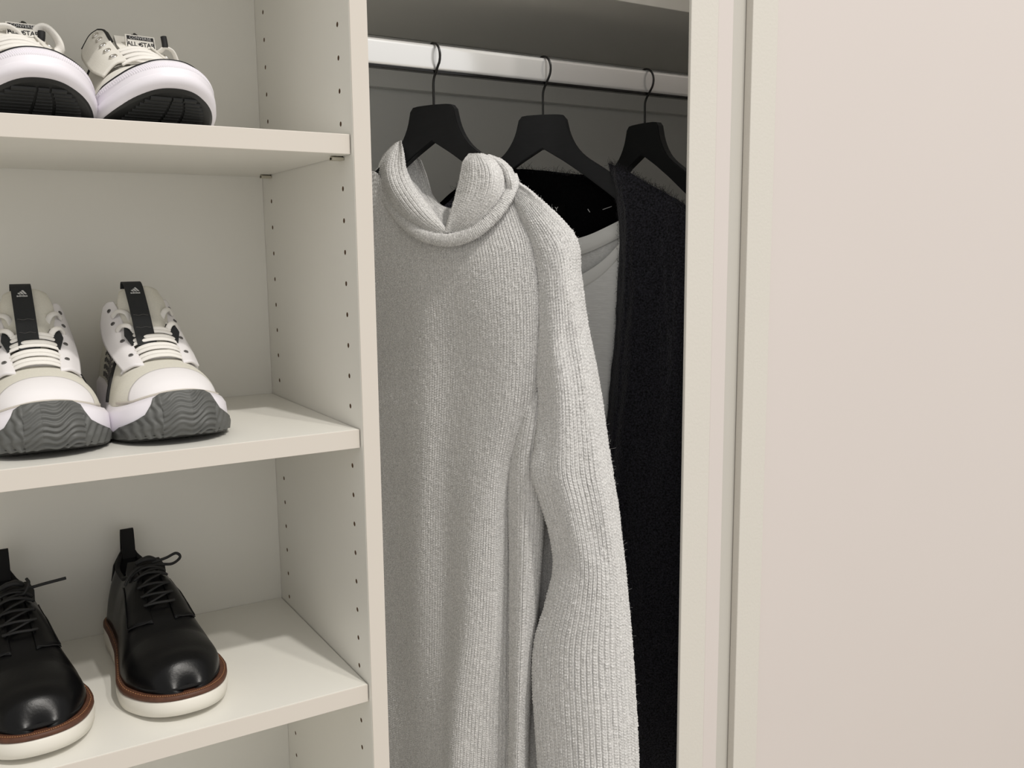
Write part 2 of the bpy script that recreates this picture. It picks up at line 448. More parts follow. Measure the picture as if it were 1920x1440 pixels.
# ---- back of the hoodie body
BX = [[600, 700, 790, 880, 960, 985], [590, 700, 790, 880, 985, 1050], [580, 700, 790, 880, 990, 1066], [575, 700, 790, 880, 990, 1070], [575, 700, 790, 880, 990, 1080], [575, 700, 790, 880, 990, 1080]]
BY = [[410, 420, 470, 470, 400, 385], [470]*5+[450], [600]*6, [850]*6, [1150]*6, [1520]*6]
BW = [[-30, -25, -20, -20, -10, -6], [-40, -45, -45, -45, -40, -25], [-45, -55, -60, -60, -50, -30], [-45, -55, -60, -60, -55, -35], [-45, -55, -60, -60, -55, -35], [-45, -55, -60, -60, -55, -35]]
fin(patch('back', net(HF, rows_of(BX, BY, BW)), hood, 'wool_plain', None, cell=.006, wobble=.002), hood)
# ---- side fold of the body that shows under the sleeve
L = [(1004, 660), (990, 720), (974, 775), (957, 850), (955, 950), (956, 1100), (955, 1250), (956, 1350), (953, 1520)]
Rr = [(1012, 680), (1024, 730), (1024, 785), (1018, 860), (1018, 950), (1008, 1100), (998, 1250), (990, 1350), (986, 1520)]
rows = []
for (a, b), (c, d) in zip(L, Rr):
    k_ = -34 if b < 680 else (-10 if b < 740 else 0)
    rows.append([(a+14, b, 0+k_), (a+2, b, 14+k_), (a, b, 24+k_), (a+(c-a)*.3, b+(d-b)*.3, 36+k_), (a+(c-a)*.65, b+(d-b)*.65, 34+k_), (c, d, 18+k_), (c+4, d, -4+k_)])
fin(patch('side_fold', net(HF, rows), hood, 'wool', KS, amp=.0016, wobble=.0008), hood)
# ---- near sleeve
L = [(948, 366), (975, 420), (998, 500), (1008, 590), (1008, 680), (1014, 760), (1007, 835), (1000, 885), (1016, 940), (1034, 1005), (1040, 1065), (1024, 1135), (1004, 1200), (1000, 1275), (1005, 1365), (1016, 1520)]
Rr = [(964, 336), (1012, 372), (1078, 442), (1090, 515), (1102, 605), (1122, 705), (1139, 815), (1151, 890), (1161, 950), (1169, 1020), (1176, 1090), (1182, 1160), (1187, 1230), (1191, 1300), (1195, 1380), (1199, 1520)]
lw = [6, 14, 24, 30, 32, 36, 42, 46, 40, 34, 30, 30, 32, 34, 34, 34]
mw = [16, 26, 37, 44, 49, 54, 56, 56, 54, 50, 48, 48, 48, 48, 48, 48]
rw = [4, 4, 2, 0, 0, 0, 2, 4, 4, 4, 4, 4, 4, 4, 4, 4]
rows = []
for i, ((a, b), (c, d)) in enumerate(zip(L, Rr)):
    P = lambda t: (a+(c-a)*t, b+(d-b)*t)
    l, m, r = lw[i], mw[i], rw[i]
    big = i > 5
    rows.append([(*P(.10), l-(26 if big else 10)), (*P(.01), l-(12 if big else 4)), (*P(.0), l), (*P(.15), (l*.35+m*.65)), (*P(.35), m+(3 if 3 < i < 10 else 0)), (*P(.6), m-(8 if 3 < i < 10 else 3)), (*P(.82), m*.62+r*.3), (*P(.96), r+8), (*P(1.0), r), (*P(.975), r-12), (*P(.86), r-24)])
fin(patch('sleeve', net(HF, rows), hood, 'wool', KS, amp=.0017, wobble=.0014, wscale=.04), hood)
# back of the sleeve
rows = []
for i, ((a, b), (c, d)) in enumerate(zip(L, Rr)):
    P = lambda t: (a+(c-a)*t, b+(d-b)*t)
    rows.append([(*P(.86), rw[i]-24), (*P(.6), rw[i]-30), (*P(.35), min(lw[i]-30, rw[i]-24)), (*P(.10), lw[i]-(26 if i > 5 else 10))])
fin(patch('sleeve_back', net(HF, rows), hood, 'wool_plain', None, cell=.006), hood)
# ---- neck seam band
pts = [(712, 318, -2), (720, 356, 10), (742, 398, 24), (778, 432, 40), (815, 447, 45), (852, 449, 46), (892, 434, 44), (926, 405, 36), (950, 373, 26), (962, 346, 12), (960, 334, 2)]
path = cr(HF.at(*[np.array([p[k] for p in pts], float) for k in range(3)]), 420)
V, Fc = tube_data(path, .0086, 26, .55, HF.n)
V = V.reshape(420, 26, 3); cen = path[:, None]; dirn = V-cen
ridge = 1+.10*np.cos(np.arange(420)*2*PI/3)[:, None, None]+.05*rng.normal(size=(420, 26, 1))
V = (cen+dirn*ridge).reshape(-1, 3)
fin(mesh_np('neck_seam', V, Fc, 'wool', hood), hood)
# ---- hood: left flap, right flap, inside drape
def flap(L, Rr, lw, mw, rw, nm, mat='wool', kn=KN, a=.0010, wrap=12):
    rows = []
    for i, ((x0, y0), (x1, y1)) in enumerate(zip(L, Rr)):
        P = lambda t: (x0+(x1-x0)*t, y0+(y1-y0)*t)
        rows.append([(*P(.12), lw[i]-wrap), (*P(0), lw[i]-2), (*P(.05), lw[i]+4), (*P(.3), mw[i]), (*P(.7), mw[i]), (*P(.95), rw[i]+4), (*P(1), rw[i]-2), (*P(.88), rw[i]-wrap)])
    return fin(patch(nm, net(HF, rows), hood, mat, kn, amp=a, wobble=.0008, wscale=.02), hood)
flap([(741, 268), (722, 286), (709, 312), (712, 345), (733, 385), (765, 418), (800, 437), (830, 446)],
     [(752, 263), (757, 285), (762, 318), (775, 347), (796, 376), (814, 400), (827, 418), (840, 436)],
     [-8, -4, 2, 12, 24, 32, 38, 42], [6, 16, 26, 36, 42, 46, 46, 46], [8, 14, 20, 26, 30, 34, 38, 42], 'hood')
flap([(880, 288), (868, 303), (862, 330), (855, 360), (848, 388), (841, 412), (834, 436)],
     [(906, 288), (936, 304), (952, 328), (948, 362), (925, 395), (900, 418), (872, 436)],
     [10, 18, 26, 32, 38, 42, 44], [20, 34, 42, 46, 48, 48, 46], [4, 8, 12, 22, 32, 40, 44], 'hood')
# folded second layer behind the right flap
flap([(900, 292), (918, 300), (934, 314), (944, 334), (950, 356)],
     [(916, 291), (942, 301), (960, 318), (966, 338), (968, 362)],
     [2, 4, 4, 6, 10], [8, 14, 18, 22, 20], [-4, -2, 0, 2, 4], 'hood_fold')
rows = [[(752, 300, -6), (764, 296, -16), (778, 294, -24), (790, 300, -22)],
        [(762, 330, -4), (776, 328, -16), (790, 326, -22), (801, 332, -20)],
        [(778, 360, 2), (790, 358, -12), (801, 357, -16), (812, 366, -18)],
        [(792, 388, 10), (804, 384, -4), (818, 382, -10), (830, 388, -14)],
        [(812, 416, 22), (824, 408, 8), (838, 398, -4), (856, 396, -14)],
        [(830, 440, 34), (842, 436, 20), (856, 424, 6), (872, 416, -4)]]
fin(patch('hood_lining', net(HF, rows), hood, 'wool', KN, amp=.0008, wobble=.001, wscale=.015), hood)

# ================================================================== CARDIGAN + T-SHIRT
CF = FR[1]
card = thing('cardigan', 'fuzzy black cardigan hanging open over a white tee on the middle hanger', 'cardigan', (.45, .2, -1.0))
def nets(F, rows): return net(F, rows)
yy = [(1142, 306), None]
ys = [0, 1, 2, 3, 4, 5, 6, 7, 8]
top = [(1140, 306, 14), (1160, 314, 20), (1185, 326, 24), (1215, 344, 24), (1245, 360, 20), (1275, 378, 16), (1310, 402, 12), (1350, 432, 6), (1385, 470, 0)]
def crow(y, xl, ph, sl=0):
    out = []
    for k, t in enumerate((0, .06, .13, .22, .34, .48, .64, .82, 1.0)):
        x = xl+(1400-xl)*t
        am = min(1, max(.15, (y-330)/300)); w = 24-6*am+am*(10*math.sin(ph+t*17)+6*math.sin(ph*1.7+t*31))
        if k == 0: w = 2
        out.append((x, y+sl*t, w))
    return out
rows = [top, crow(352, 1150, .2, 110), crow(415, 1159, .3, 90), crow(520, 1159, .4, 40), crow(640, 1152, .5), crow(740, 1143, .6), crow(820, 1134, .7), crow(950, 1122, .8), crow(1100, 1112, .9), crow(1300, 1104, 1.0), crow(1540, 1098, 1.1)]
rows[0] = [(x, y, w) for x, y, w in rows[0]]
fin(patch('front_panel', net(CF, rows), card, 'mohair', None, cell=.0022, wobble=.0012, wscale=.006), card)
# inside of the back with the neck edge
tp = [(742, 455), (790, 412), (826, 380), (852, 356), (890, 334), (930, 322), (975, 318), (1020, 321), (1065, 326), (1105, 330), (1150, 338), (1200, 360), (1260, 400), (1330, 450)]
rows = []
for dy, w in ((-1, -18), (10, -20), (30, -24), (70, -32), (160, -42), (400, -50), (800, -55), (1150, -55)):
    rows.append([(x, y+dy*(1 if dy < 50 else 1), w-3*math.sin(x*.05+dy)) for x, y in tp])
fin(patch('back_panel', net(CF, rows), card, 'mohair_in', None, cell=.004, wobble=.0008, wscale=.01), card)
# far front panel, hanging behind the hoodie
rows = [[(730, 470, 0), (790, 420, 8), (850, 372, 6), (872, 362, -8)], [(725, 600, 5), (790, 600, 14), (860, 600, 12), (900, 600, -8)], [(720, 1000, 5), (790, 1000, 14), (860, 1000, 12), (930, 1000, -8)], [(720, 1500, 5), (790, 1500, 14), (860, 1500, 12), (940, 1500, -8)]]
fin(patch('front_panel', net(CF, rows), card, 'mohair', None, cell=.006), card)
# wispy fuzz on the neck edge and shoulder: short curved fibres, uncountable
fz = []
def wisps(F, pts, n, mat_r, spread, length, up=1.0):
    P = cr(F.at(*[np.array([p[k] for p in pts], float) for k in range(3)]), 400)
    for _ in range(n):
        b = P[rng.integers(400)]+rng.normal(size=3)*np.array([spread, spread, spread*.5])
        d = np.array([rng.normal()*.8, rng.normal()*.5, up+rng.normal()*.7]); d /= np.linalg.norm(d)
        L_ = length*rng.uniform(.3, 1.2); e = rng.normal(size=3)*.45
        a0 = b-d*L_*.5; a1 = b+d*L_*.15; a2 = b+(d+e*.5)*L_*.6; a3 = b+(d+e*1.3)*L_
        fz.append(tube_data([a0, a1, a2, a3], mat_r, 3))
wisps(CF, [(x, y, -19) for x, y in tp[3:11]], 420, .00016, .0007, .0060)
wisps(CF, [(1141, 306, 14), (1160, 314, 20), (1185, 326, 22), (1215, 344, 22), (1245, 360, 18), (1290, 390, 14)], 420, .00016, .0012, .0055)
wisps(CF, [(1142, 312, 14), (1150, 352, 6), (1158, 415, 4), (1158, 520, 4), (1152, 640, 4), (1143, 740, 4), (1136, 820, 4)], 320, .00015, .0008, .0035, 0)
V, Fc = join_data(fz)
f = fin(mesh_np('fuzz', V, Fc, 'mohair', card), card); f['kind'] = 'stuff'
# fibres on the hoodie silhouette
fz = []
wisps(HF, [(912, 292, 6), (960, 334, 6), (1012, 372, 4), (1078, 442, 2), (1090, 515, 0), (1122, 705, 0), (1151, 890, 4), (1176, 1090, 4), (1191, 1300, 4), (1196, 1440, 4)], 420, .00010, .0006, .0030, .2)
V, Fc = join_data(fz)
f = fin(mesh_np('fuzz', V, Fc, 'wool_plain', hood), hood); f['kind'] = 'stuff'
# woven brand tag at the neck
def face_matrix(F, px, py, w, tilt=0.0):
    p = F.at(np.array(px, float), np.array(py, float), np.array(w, float))
    X = Vector(F.u); Y = Vector((0, 0, 1)); Z = Vector(F.n)
    m = Matrix((X, Y, Z)).transposed().to_4x4()
    return Matrix.Translation(Vector(p)) @ m @ Matrix.Rotation(tilt, 4, 'Z')
c4 = [[(1002, 382, -16), (1058, 383, -16)], [(1002, 404, -16), (1058, 405, -16)]]
g = net(CF, c4).reshape(-1, 3); g2 = g-CF.n*.0008
tg = mesh_np('neck_tag', np.vstack([g, g2]), [(0, 2, 3, 1), (4, 5, 7, 6), (0, 1, 5, 4), (2, 6, 7, 3), (0, 4, 6, 2), (1, 3, 7, 5)], 'tag', card, False); fin(tg, card)
tt = text_mesh('tag_text', 'ONLY', .0088, 'print', tg, face_matrix(CF, 1032, 393, -15.2, .03), .0001, 1.0, 0.0)
sr = [tube_data(CF.at(np.array([1102, 1106.]), np.array([392, 398.]), np.array([-20, -20.])), .0006, 5), tube_data(CF.at(np.array([1130, 1147.]), np.array([393, 387.]), np.array([-20, -20.])), .0005, 5)]
V, Fc = join_data(sr); fin(mesh_np('thread', V, Fc, 'print', card), card)

tee = thing('t_shirt', 'white slub jersey tee showing between the grey hoodie and the black cardigan', 't-shirt', (.44, .22, -.9))
rows = []
for k, (a, b) in enumerate(((0, -17), (12, -13), (24, -13), (32, -16))):
    rows.append([(900, 440+a, b), (960, 462+a, b), (1020, 462+a, b), (1075, 449+a, b), (1110, 438+a, b), (1160, 414+a, b), (1200, 392+a, b)])
fin(patch('neck_band', net(CF, rows), tee, 'jersey_rib', None, cell=.002), tee)
rows = []
for k, (a, b) in enumerate(((28, -19), (60, -19), (120, -22), (400, -26), (800, -28), (1000, -28))):
    rows.append([(900, 440+a, b), (960, 462+a, b), (1020, 462+a, b), (1075, 449+a, b), (1110, 438+a, b), (1160, 414+a, b), (1240, 392+a, b)])
fin(patch('back', net(CF, rows), tee, 'jersey_in', None, cell=.004, wobble=.0006, wscale=.008), tee)
def vedge(off, w): return [(960, 552+off, w), (1010, 543+off, w), (1060, 528+off, w), (1092, 514+off, w), (1128, 490+off, w), (1162, 456+off, w), (1200, 412+off, w)]
rows = [vedge(1, -12), vedge(0, -8), vedge(1, -5), vedge(14, -4), vedge(24, -5), vedge(27, -7)]
fin(patch('neck_band', net(CF, rows), tee, 'jersey_rib', None, cell=.002), tee)
rows = [vedge(24, -7), vedge(60, -6), vedge(160, -6), vedge(330, -5), vedge(700, -5), vedge(1000, -5)]
fin(patch('front', net(CF, rows), tee, 'jersey', None, cell=.003, wobble=.0012, wscale=.02), tee)

# ================================================================== SHOES
class Shoe:
    """local frame: x across, y from toe tip (0) to heel (L), z up from the shelf"""
    def __init__(s, root, L, table, side=1):
        s.root = root; s.L = L; s.side = side
        s.tt = np.array([q[0] for q in table]); s.hl = np.array([q[1] for q in table]); s.hr = np.array([q[2] for q in table])
        if side < 0: s.hl, s.hr = s.hr, s.hl
    def half(s, t, sgn):
        # round off both ends with a superellipse so that the tip is closed and smooth
        t = np.asarray(t, float)
        base = np.where(sgn < 0, np.interp(t, s.tt, s.hl), np.interp(t, s.tt, s.hr))
        a = np.clip(t/s.rt, 0, 1); b = np.clip((1-t)/s.rh, 0, 1)
        return base*(1-(1-a)**2.3)**(1/2.3)*(1-(1-b)**2.1)**(1/2.1)
    rt = .26; rh = .16
    def ring(s, z0, z1, ty, inset, n=100, wl=.34, hz=None, hy=0.0):
        """closed ring of the outline; z0 at rest, z1 at the toe tip, ty = shift back at toe, hz = z at heel"""
        q = np.linspace(0, 1, n//2+1); t = .5-.5*np.cos(PI*q)
        t = t**1.25
        T_ = np.concatenate([t, t[::-1][1:-1]]); S_ = np.concatenate([np.ones(len(t)), -np.ones(len(t)-2)])
        w = np.clip(1-T_/wl, 0, 1)**2
        x = S_*(s.half(T_, S_)-inset*np.clip(s.half(T_, S_)/.03, 0, 1))
        wh = np.clip((T_-.8)/.2, 0, 1)**2
        y = T_*s.L+ty*np.clip(1-T_/.12, 0, 1)+ty*.0-hy*wh
        z = z0+(z1-z0)*w
        if hz is not None:
            z = z+(hz-z0)*np.clip((T_-.45)/.3, 0, 1)
        return np.stack([x, y, z], -1)
    def sole(s, name, rings, mat, cap_b=True, cap_t=True, parent=None, label=None):
        R_ = [s.ring(*r[:4], **(r[4] if len(r) > 4 else {})) for r in rings]
        n = len(R_[0]); V = np.vstack(R_)
        Fc = [tuple(int(a) for a in q) for q in grid_faces(len(R_), n, True)]
        h = n//2
        def cap(off, flip):
            out = []
            for i in range(0, h):
                a = off+i; b = off+i+1; c = off+(n-i-1) % n; d = off+(n-i) % n
                f = [v for v in (a, b, c, d)]
                f = list(dict.fromkeys(f))
                if len(f) > 2: out.append(tuple(f if flip else f[::-1]))
            return out
        if cap_b: Fc += cap(0, True)
        if cap_t: Fc += cap((len(R_)-1)*n, False)
        return mesh_np(name, V, Fc, mat, parent or s.root, True, label)
    # upper surface: a in [0,1] left->right over the top
    def surf(s, t, a, off=0.0):
        t = np.asarray(t, float); a = np.asarray(a, float)
        t, a = np.broadcast_arrays(t, a)
        sg = np.where(a < .5, -1.0, 1.0)
        hw = s.half(t, sg)-s.uin*np.clip(s.half(t, sg)/.03, 0, 1)
        zs = s.zs(t); H = np.interp(t, s.ht[0], s.ht[1])*(1-(1-np.clip(t/s.rt2, 0, 1))**2.2)**(1/2.2)
        ph = PI*(1-a); c, si = np.cos(ph), np.sin(ph)
        e = np.interp(t, s.et[0], s.et[1])        # narrowing of the top
        x = hw*np.sign(c)*np.abs(c)**s.ex
        zrel = np.abs(si)**s.ez
        x = x*(1-e*zrel)
        z = zs+H*zrel
        y = t*s.L+s.lean*zrel*np.clip(1-t/.2, 0, 1)-np.clip((t-.85)/.15, 0, 1)*zrel*s.heelin
        y = y+s.ty
        P = np.stack([x, y, z], -1)
        if off:
            d = 1e-3
            Pa = s.surf(t, np.clip(a+d, 0, 1)); Pb = s.surf(t, np.clip(a-d, 0, 1)); Pc = s.surf(np.clip(t+d, 0, 1), a); Pd = s.surf(np.clip(t-d, 0.0, 1), a)
            N = np.cross(Pa-Pb, Pc-Pd); N /= np.linalg.norm(N, axis=-1)[..., None]+1e-12
            N = np.where((N[..., 2:3] < 0) & (np.abs(N[..., 2:3]) > .0), -N, N)
            P = P+N*off
        return P
    rt2 = .16; ex = .85; ez = .8; lean = .01; heelin = .012; ty = .003; uin = .004
    def upper(s, mat, t0=0.0, open_t=.56, parent=None, name='upper', thick=.003, nt=80, na=61):
        t = np.linspace(0, 1, nt); t = .5-.5*np.cos(PI*t)
        t = np.clip(t, .0015, .9985)
        a = np.linspace(0, 1, na)
        T_, A_ = np.meshgrid(t, a, indexing='ij')
        P = s.surf(T_, A_)
        # rise of the collar around the foot opening
        keep = np.ones((nt-1, na-1), bool)
        tm = (T_[:-1, :-1]+T_[1:, 1:])/2; am = (A_[:-1, :-1]+A_[1:, 1:])/2
        ow = s.open_w(tm)
        keep &= ~(np.abs(am-.5) < ow)
        Fq = grid_faces(nt, na).reshape(nt-1, na-1, 4)[keep]
        o = mesh_np(name, P.reshape(-1, 3), Fq, mat, parent or s.root, True)
        m = o.modifiers.new('thickness', 'SOLIDIFY'); m.thickness = thick; m.offset = -1
        bm = bmesh.new(); bm.from_mesh(o.data); bmesh.ops.remove_doubles(bm, verts=bm.verts, dist=1e-5)
        bmesh.ops.delete(bm, geom=[v for v in bm.verts if not v.link_faces], context='VERTS')
        bmesh.ops.recalc_face_normals(bm, faces=bm.faces)
        sc = 0.0
        for f in bm.faces:
            c = f.calc_center_median(); ax = Vector((0, min(max(c.y, .05), s.L-.05), .03)); sc += f.normal.dot(c-ax)*f.calc_area()
        if sc < 0: bmesh.ops.reverse_faces(bm, faces=bm.faces)
        bm.to_mesh(o.data); bm.free()
        return o
    def open_w(s, t):
        u = (t-s.op[0])/(s.op[1]-s.op[0])
        return np.where((u > 0) & (u < 1), s.op[2]*np.sqrt(np.clip(1-(2*u-1)**4, 0, 1)), -1)
    def shell(s, name, t_fn, mat, off=.0012, nt=24, na=16, parent=None, thick=.0012, label=None):
        """patch lying on the upper; t_fn(u,v)->(t,a), u,v in [0,1]"""
        u, v = np.meshgrid(np.linspace(0, 1, nt), np.linspace(0, 1, na), indexing='ij')
        t, a = t_fn(u, v)
        A_ = s.surf(t, a, off); B_ = s.surf(t, a, off-thick)
        V = np.vstack([A_.reshape(-1, 3), B_.reshape(-1, 3)])
        Fc = [tuple(int(i) for i in q) for q in grid_faces(nt, na)]+[tuple(int(i) for i in q) for q in grid_faces(nt, na, off=nt*na, flip=True)]
        n = nt*na
        bd = [(i*na) for i in range(nt)]+[((nt-1)*na+j) for j in range(1, na)]+[(i*na+na-1) for i in range(nt-2, -1, -1)]+[j for j in range(na-2, 0, -1)]
        for k in range(len(bd)):
            a_, b_ = bd[k], bd[(k+1) % len(bd)]
            Fc.append((a_, a_+n, b_+n, b_))
        return mesh_np(name, V, Fc, mat, parent or s.root, True, label)
    def line(s, name, ta, r, mat, off=.001, n=40, flat=1.0, parent=None, lift=None, seg=6):
        ta = cr(np.array(ta, float), n)
        P = s.surf(ta[:, 0], ta[:, 1], off)
        if lift is not None: P[:, 2] += lift*np.sin(np.linspace(0, PI, n))
        return tube(name, P, r, mat, parent or s.root, seg, flat, np.array([0, -.5, 1.0]))
def ring_torus(center, normal, R_, r_, n=16, m=6):
    nrm = Vector(normal).normalized(); q = nrm.to_track_quat('Z', 'Y').to_matrix()
    P = [np.array(center)+np.array(q @ Vector((R_*math.cos(a), R_*math.sin(a), 0))) for a in np.linspace(0, 2*PI, n, endpoint=False)]
    return tube_data(P, r_, m, 1.0, np.array(nrm), True)
def plate(name, F4, mat, parent, th=.0015, label=None):
    pass
def ribbon(name, path, width, thick, mat, parent, across=(1, 0, 0), n=40, label=None, wob=None):
    """flat strap: path of points, width across"""
    P = cr(np.array(path, float), n); ac = np.array(across, float); ac /= np.linalg.norm(ac)
    T_ = np.gradient(P, axis=0); T_ /= np.linalg.norm(T_, axis=1)[:, None]
    N = np.cross(ac, T_); N /= np.linalg.norm(N, axis=1)[:, None]+1e-9
    wd_ = np.interp(np.linspace(0, 1, n), np.linspace(0, 1, len(width)), width) if hasattr(width, '__len__') else np.full(n, width)
    V = []
    for sgn, o_ in ((-1, 1), (1, 1), (1, -1), (-1, -1)):
        V.append(P+ac*(sgn*wd_[:, None]/2)+N*(o_*thick/2))
    V = np.stack(V, 1).reshape(-1, 3)
    Fc = [tuple(int(a) for a in q) for q in grid_faces(n, 4, True)]+[(0, 1, 2, 3), (4*n-1, 4*n-2, 4*n-3, 4*n-4)]
    return mesh_np(name, V, Fc, mat, parent, False, label)

TB = [(0, .050, .048), (.12, .051, .049), (.22, .0535, .0515), (.32, .0525, .052), (.45, .046, .049), (.6, .039, .043), (.75, .037, .038), (.9, .0365, .0365), (1, .036, .036)]

def cage(root, name, sg, netp, thick, mat, eyes, emat, er, ew, edge=None):
    """facing panel from a small control net (rows front->back, columns inner->outer), mirrored by sg"""
    G = np.array(netp, float); G[..., 0] *= sg
    nR, nC = 40, 16
    X = surf_eval(G, np.linspace(0, G.shape[0]-1, nR), np.linspace(0, G.shape[1]-1, nC))
    N = np.cross(np.gradient(X, axis=0), np.gradient(X, axis=1)); N /= np.linalg.norm(N, axis=2)[..., None]
    if N[..., 2].mean() < 0: N = -N
    V = np.vstack([(X+N*thick*.5).reshape(-1, 3), (X-N*thick*.5).reshape(-1, 3)]); n = nR*nC
    Fc = [tuple(int(i) for i in q) for q in grid_faces(nR, nC)]+[tuple(int(i) for i in q) for q in grid_faces(nR, nC, off=n, flip=True)]
    bd = [i*nC for i in range(nR)]+[(nR-1)*nC+j for j in range(1, nC)]+[i*nC+nC-1 for i in range(nR-2, -1, -1)]+[j for j in range(nC-2, 0, -1)]
    for k in range(len(bd)):
        a_, b_ = bd[k], bd[(k+1) % len(bd)]; Fc.append((a_, a_+n, b_+n, b_))
    o = mesh_np(name, V, Fc, mat, root, True)
    for (u, v) in eyes:
        p = surf_eval(G, np.array([u]), np.array([v*(G.shape[1]-1)]))[0, 0]
        i, j = int(u/(G.shape[0]-1)*(nR-1)), int(v*(nC-1)); nn = N[i, j]
        c_ = ring_torus(p+nn*(thick*.5+.0002), nn, er, ew); mesh_np('eyelet', c_[0], c_[1], emat, o)
        q = Vector(nn).to_track_quat('Z', 'Y').to_matrix()
        dk = [p+nn*(thick*.5+.0001)+np.array(q @ Vector((er*.8*math.cos(a), er*.8*math.sin(a), 0))) for a in np.linspace(0, 2*PI, 12, endpoint=False)]
        mesh_np('eyelet_hole', dk, [tuple(range(12))], 'black_trim', o, False)
    if edge:
        P = np.concatenate([X[:, 0][int(nR*.45):], X[-1, 1:]])
        tube('edge_piping', cr(P, 60), edge[0], edge[1], o, 8)
    return o

# ------------------------------------------------------------ black leather shoe
def derby(loc, rz, side, label, lace):
    root = thing('leather_shoe', label, 'shoe', loc, rz, 'black leather lace-up shoes with white soles')
    s = Shoe(root, .272, [(a, b*1.04, c*1.04) for a, b, c in TB], side); s.rt = .30
    s.uin = .0055; s.ty = .006
    s.zs = lambda t: np.interp(t, [0, .3, .6, 1], [.026, .022, .029, .033])
    s.ht = ([0, .06, .15, .3, .42, .52, .62, .75, .9, 1], [.022, .030, .034, .043, .060, .078, .083, .070, .072, .074])
    s.et = ([0, .2, .4, .55, .8, 1], [.0, .05, .18, .30, .30, .25]); s.rt2 = .12; s.ez = .72; s.ex = .92
    s.op = (.60, .965, .22)
    s.sole('sole', [(.0005, .007, .004, .004), (.002, .008, .0015, .001), (.009, .015, 0, 0, dict(hz=.013)), (.0165, .022, .0005, .0, dict(hz=.024)), (.018, .0235, .002, .0015, dict(hz=.026))], 'sole_white', label='off-white rubber sole')
    s.sole('welt', [(.0178, .0233, .002, .0012, dict(hz=.0258)), (.0185, .0242, .0010, .0002, dict(hz=.0265)), (.0225, .0275, .0012, .0004, dict(hz=.0300)), (.0235, .0285, .0035, .0025, dict(hz=.031))], 'welt', label='brown stitched welt')
    rg = s.ring(.0236, .0288, .0030, .0030, n=160, hz=.0312)
    st_ = []
    for i in range(0, len(rg), 1):
        a_, b_ = rg[i], rg[(i+1) % len(rg)]
        m_ = (a_+b_)/2; d_ = (b_-a_)*.32
        st_.append(tube_data([m_-d_, m_+d_], .0005, 4))
    V, Fc = join_data(st_); mesh_np('welt_stitching', V, Fc, 'stitch', root)
    s.upper('leather', thick=.0025)
    # insole dark
    s.sole('insole', [(.026, .03, .01, .008, dict(hz=.034)), (.028, .032, .01, .008, dict(hz=.036))], 'knit_black')
    # tongue
    tg_ = s.shell('tongue', lambda u, v: (.44+.20*u, .5+(v-.5)*(.20+.14*u)), 'leather_matte', off=-.0005, parent=root)
    ribbon('tongue_top', [(0, s.L*.60, .098), (0, s.L*.63, .108), (0, s.L*.66, .115)], [.040, .042, .034], .003, 'leather_matte', root)
    # facings (eyestay flaps) left and right
    for sg in (-1, 1):
        fl_ = s.shell('facing', lambda u, v, sg=sg: (.335+.29*u+.055*v*(1-u), .5+sg*(.075+.03*u+v*(.235-.05*u))), 'leather', off=.0022, thick=.0022, nt=20, na=12)
        s.line('seam', [(.62, .5+sg*.285), (.52, .5+sg*.298), (.42, .5+sg*.300), (.385, .5+sg*.285), (.350, .5+sg*.16), (.345, .5+sg*.08)], .0006, 'knit_black', .0026, parent=fl_)
    # back collar and pull loop
    s.line('collar', [(.60, .5-.0), (.615, .36), (.66, .30), (.78, .272), (.90, .29), (.955, .36), (.97, .5), (.955, .64), (.90, .71), (.78, .728), (.66, .70), (.615, .64), (.60, .5)], .0028, 'knit_black', .0, 90)
    ribbon('heel_collar', [(0, s.L*.965, .070), (0, s.L*.958, .092), (0, s.L*.950, .108)], [.040, .034, .014], .004, 'knit_black', root)
    ribbon('pull_loop', [(0, s.L*.93, .098), (0, s.L*.932, .115), (0, s.L*.94, .131), (0, s.L*.955, .129), (0, s.L*.972, .105)], .0145, .0022, 'knit_black', root)
    # laces
    for i, t in enumerate((.405, .445, .485, .525, .565)):
        w_ = .115+.012*i
        s.line('lace', [(t+.008, .5-w_), (t-.002, .5-w_*.4), (t-.004, .5+w_*.4), (t+.008, .5+w_)], .0017, 'lace_black', .0048, 24, .8, lift=.0012)
        if i < 4: s.line('lace', [(t+.004, .5-w_*.9), (t+.022, .5), (t+.046, .5+w_*.9)], .0016, 'lace_black', .0042, 20, .8)
    kn_ = [s.surf(.60, .5, .006)+np.array(o_) for o_ in ((-.010, 0, 0), (-.004, -.004, .004), (.004, -.004, .004), (.010, 0, 0), (.004, .003, .003), (-.004, .003, .001), (-.010, 0, 0))]
    tube('knot', cr(kn_, 40), .0028, 'lace_black', root)
    c = s.surf(.585, .5, .004)
    for pth in lace:
        tube('lace_bow', cr([c+np.array(p) for p in pth], 50), .0016, 'lace_black', root)
    return root

derby((-.1770, .027, T3), math.radians(3.2), 1, 'right black leather lace-up shoe with white sole, nearer the partition on the lowest shelf',
      [[(0, 0, 0), (.014, -.002, -.001), (.026, -.008, -.001), (.034, -.012, .006), (.030, -.010, .011), (.020, -.005, .006), (.006, 0, .002)],
       [(0, 0, 0), (-.012, -.006, .000), (-.022, -.012, -.006), (-.027, -.016, -.013)]])
derby((-.3110, .020, T3), math.radians(3.0), -1, 'left black leather lace-up shoe on the lowest shelf, cut by the left edge',
      [[(0, 0, 0), (.014, -.002, .000), (.030, -.006, .003), (.050, -.010, .006)],
       [(0, 0, 0), (.008, -.010, -.003), (.015, -.006, .006), (.014, 0, .010)],
       [(0, 0, 0), (-.018, -.006, -.004), (-.030, -.014, -.014)]])

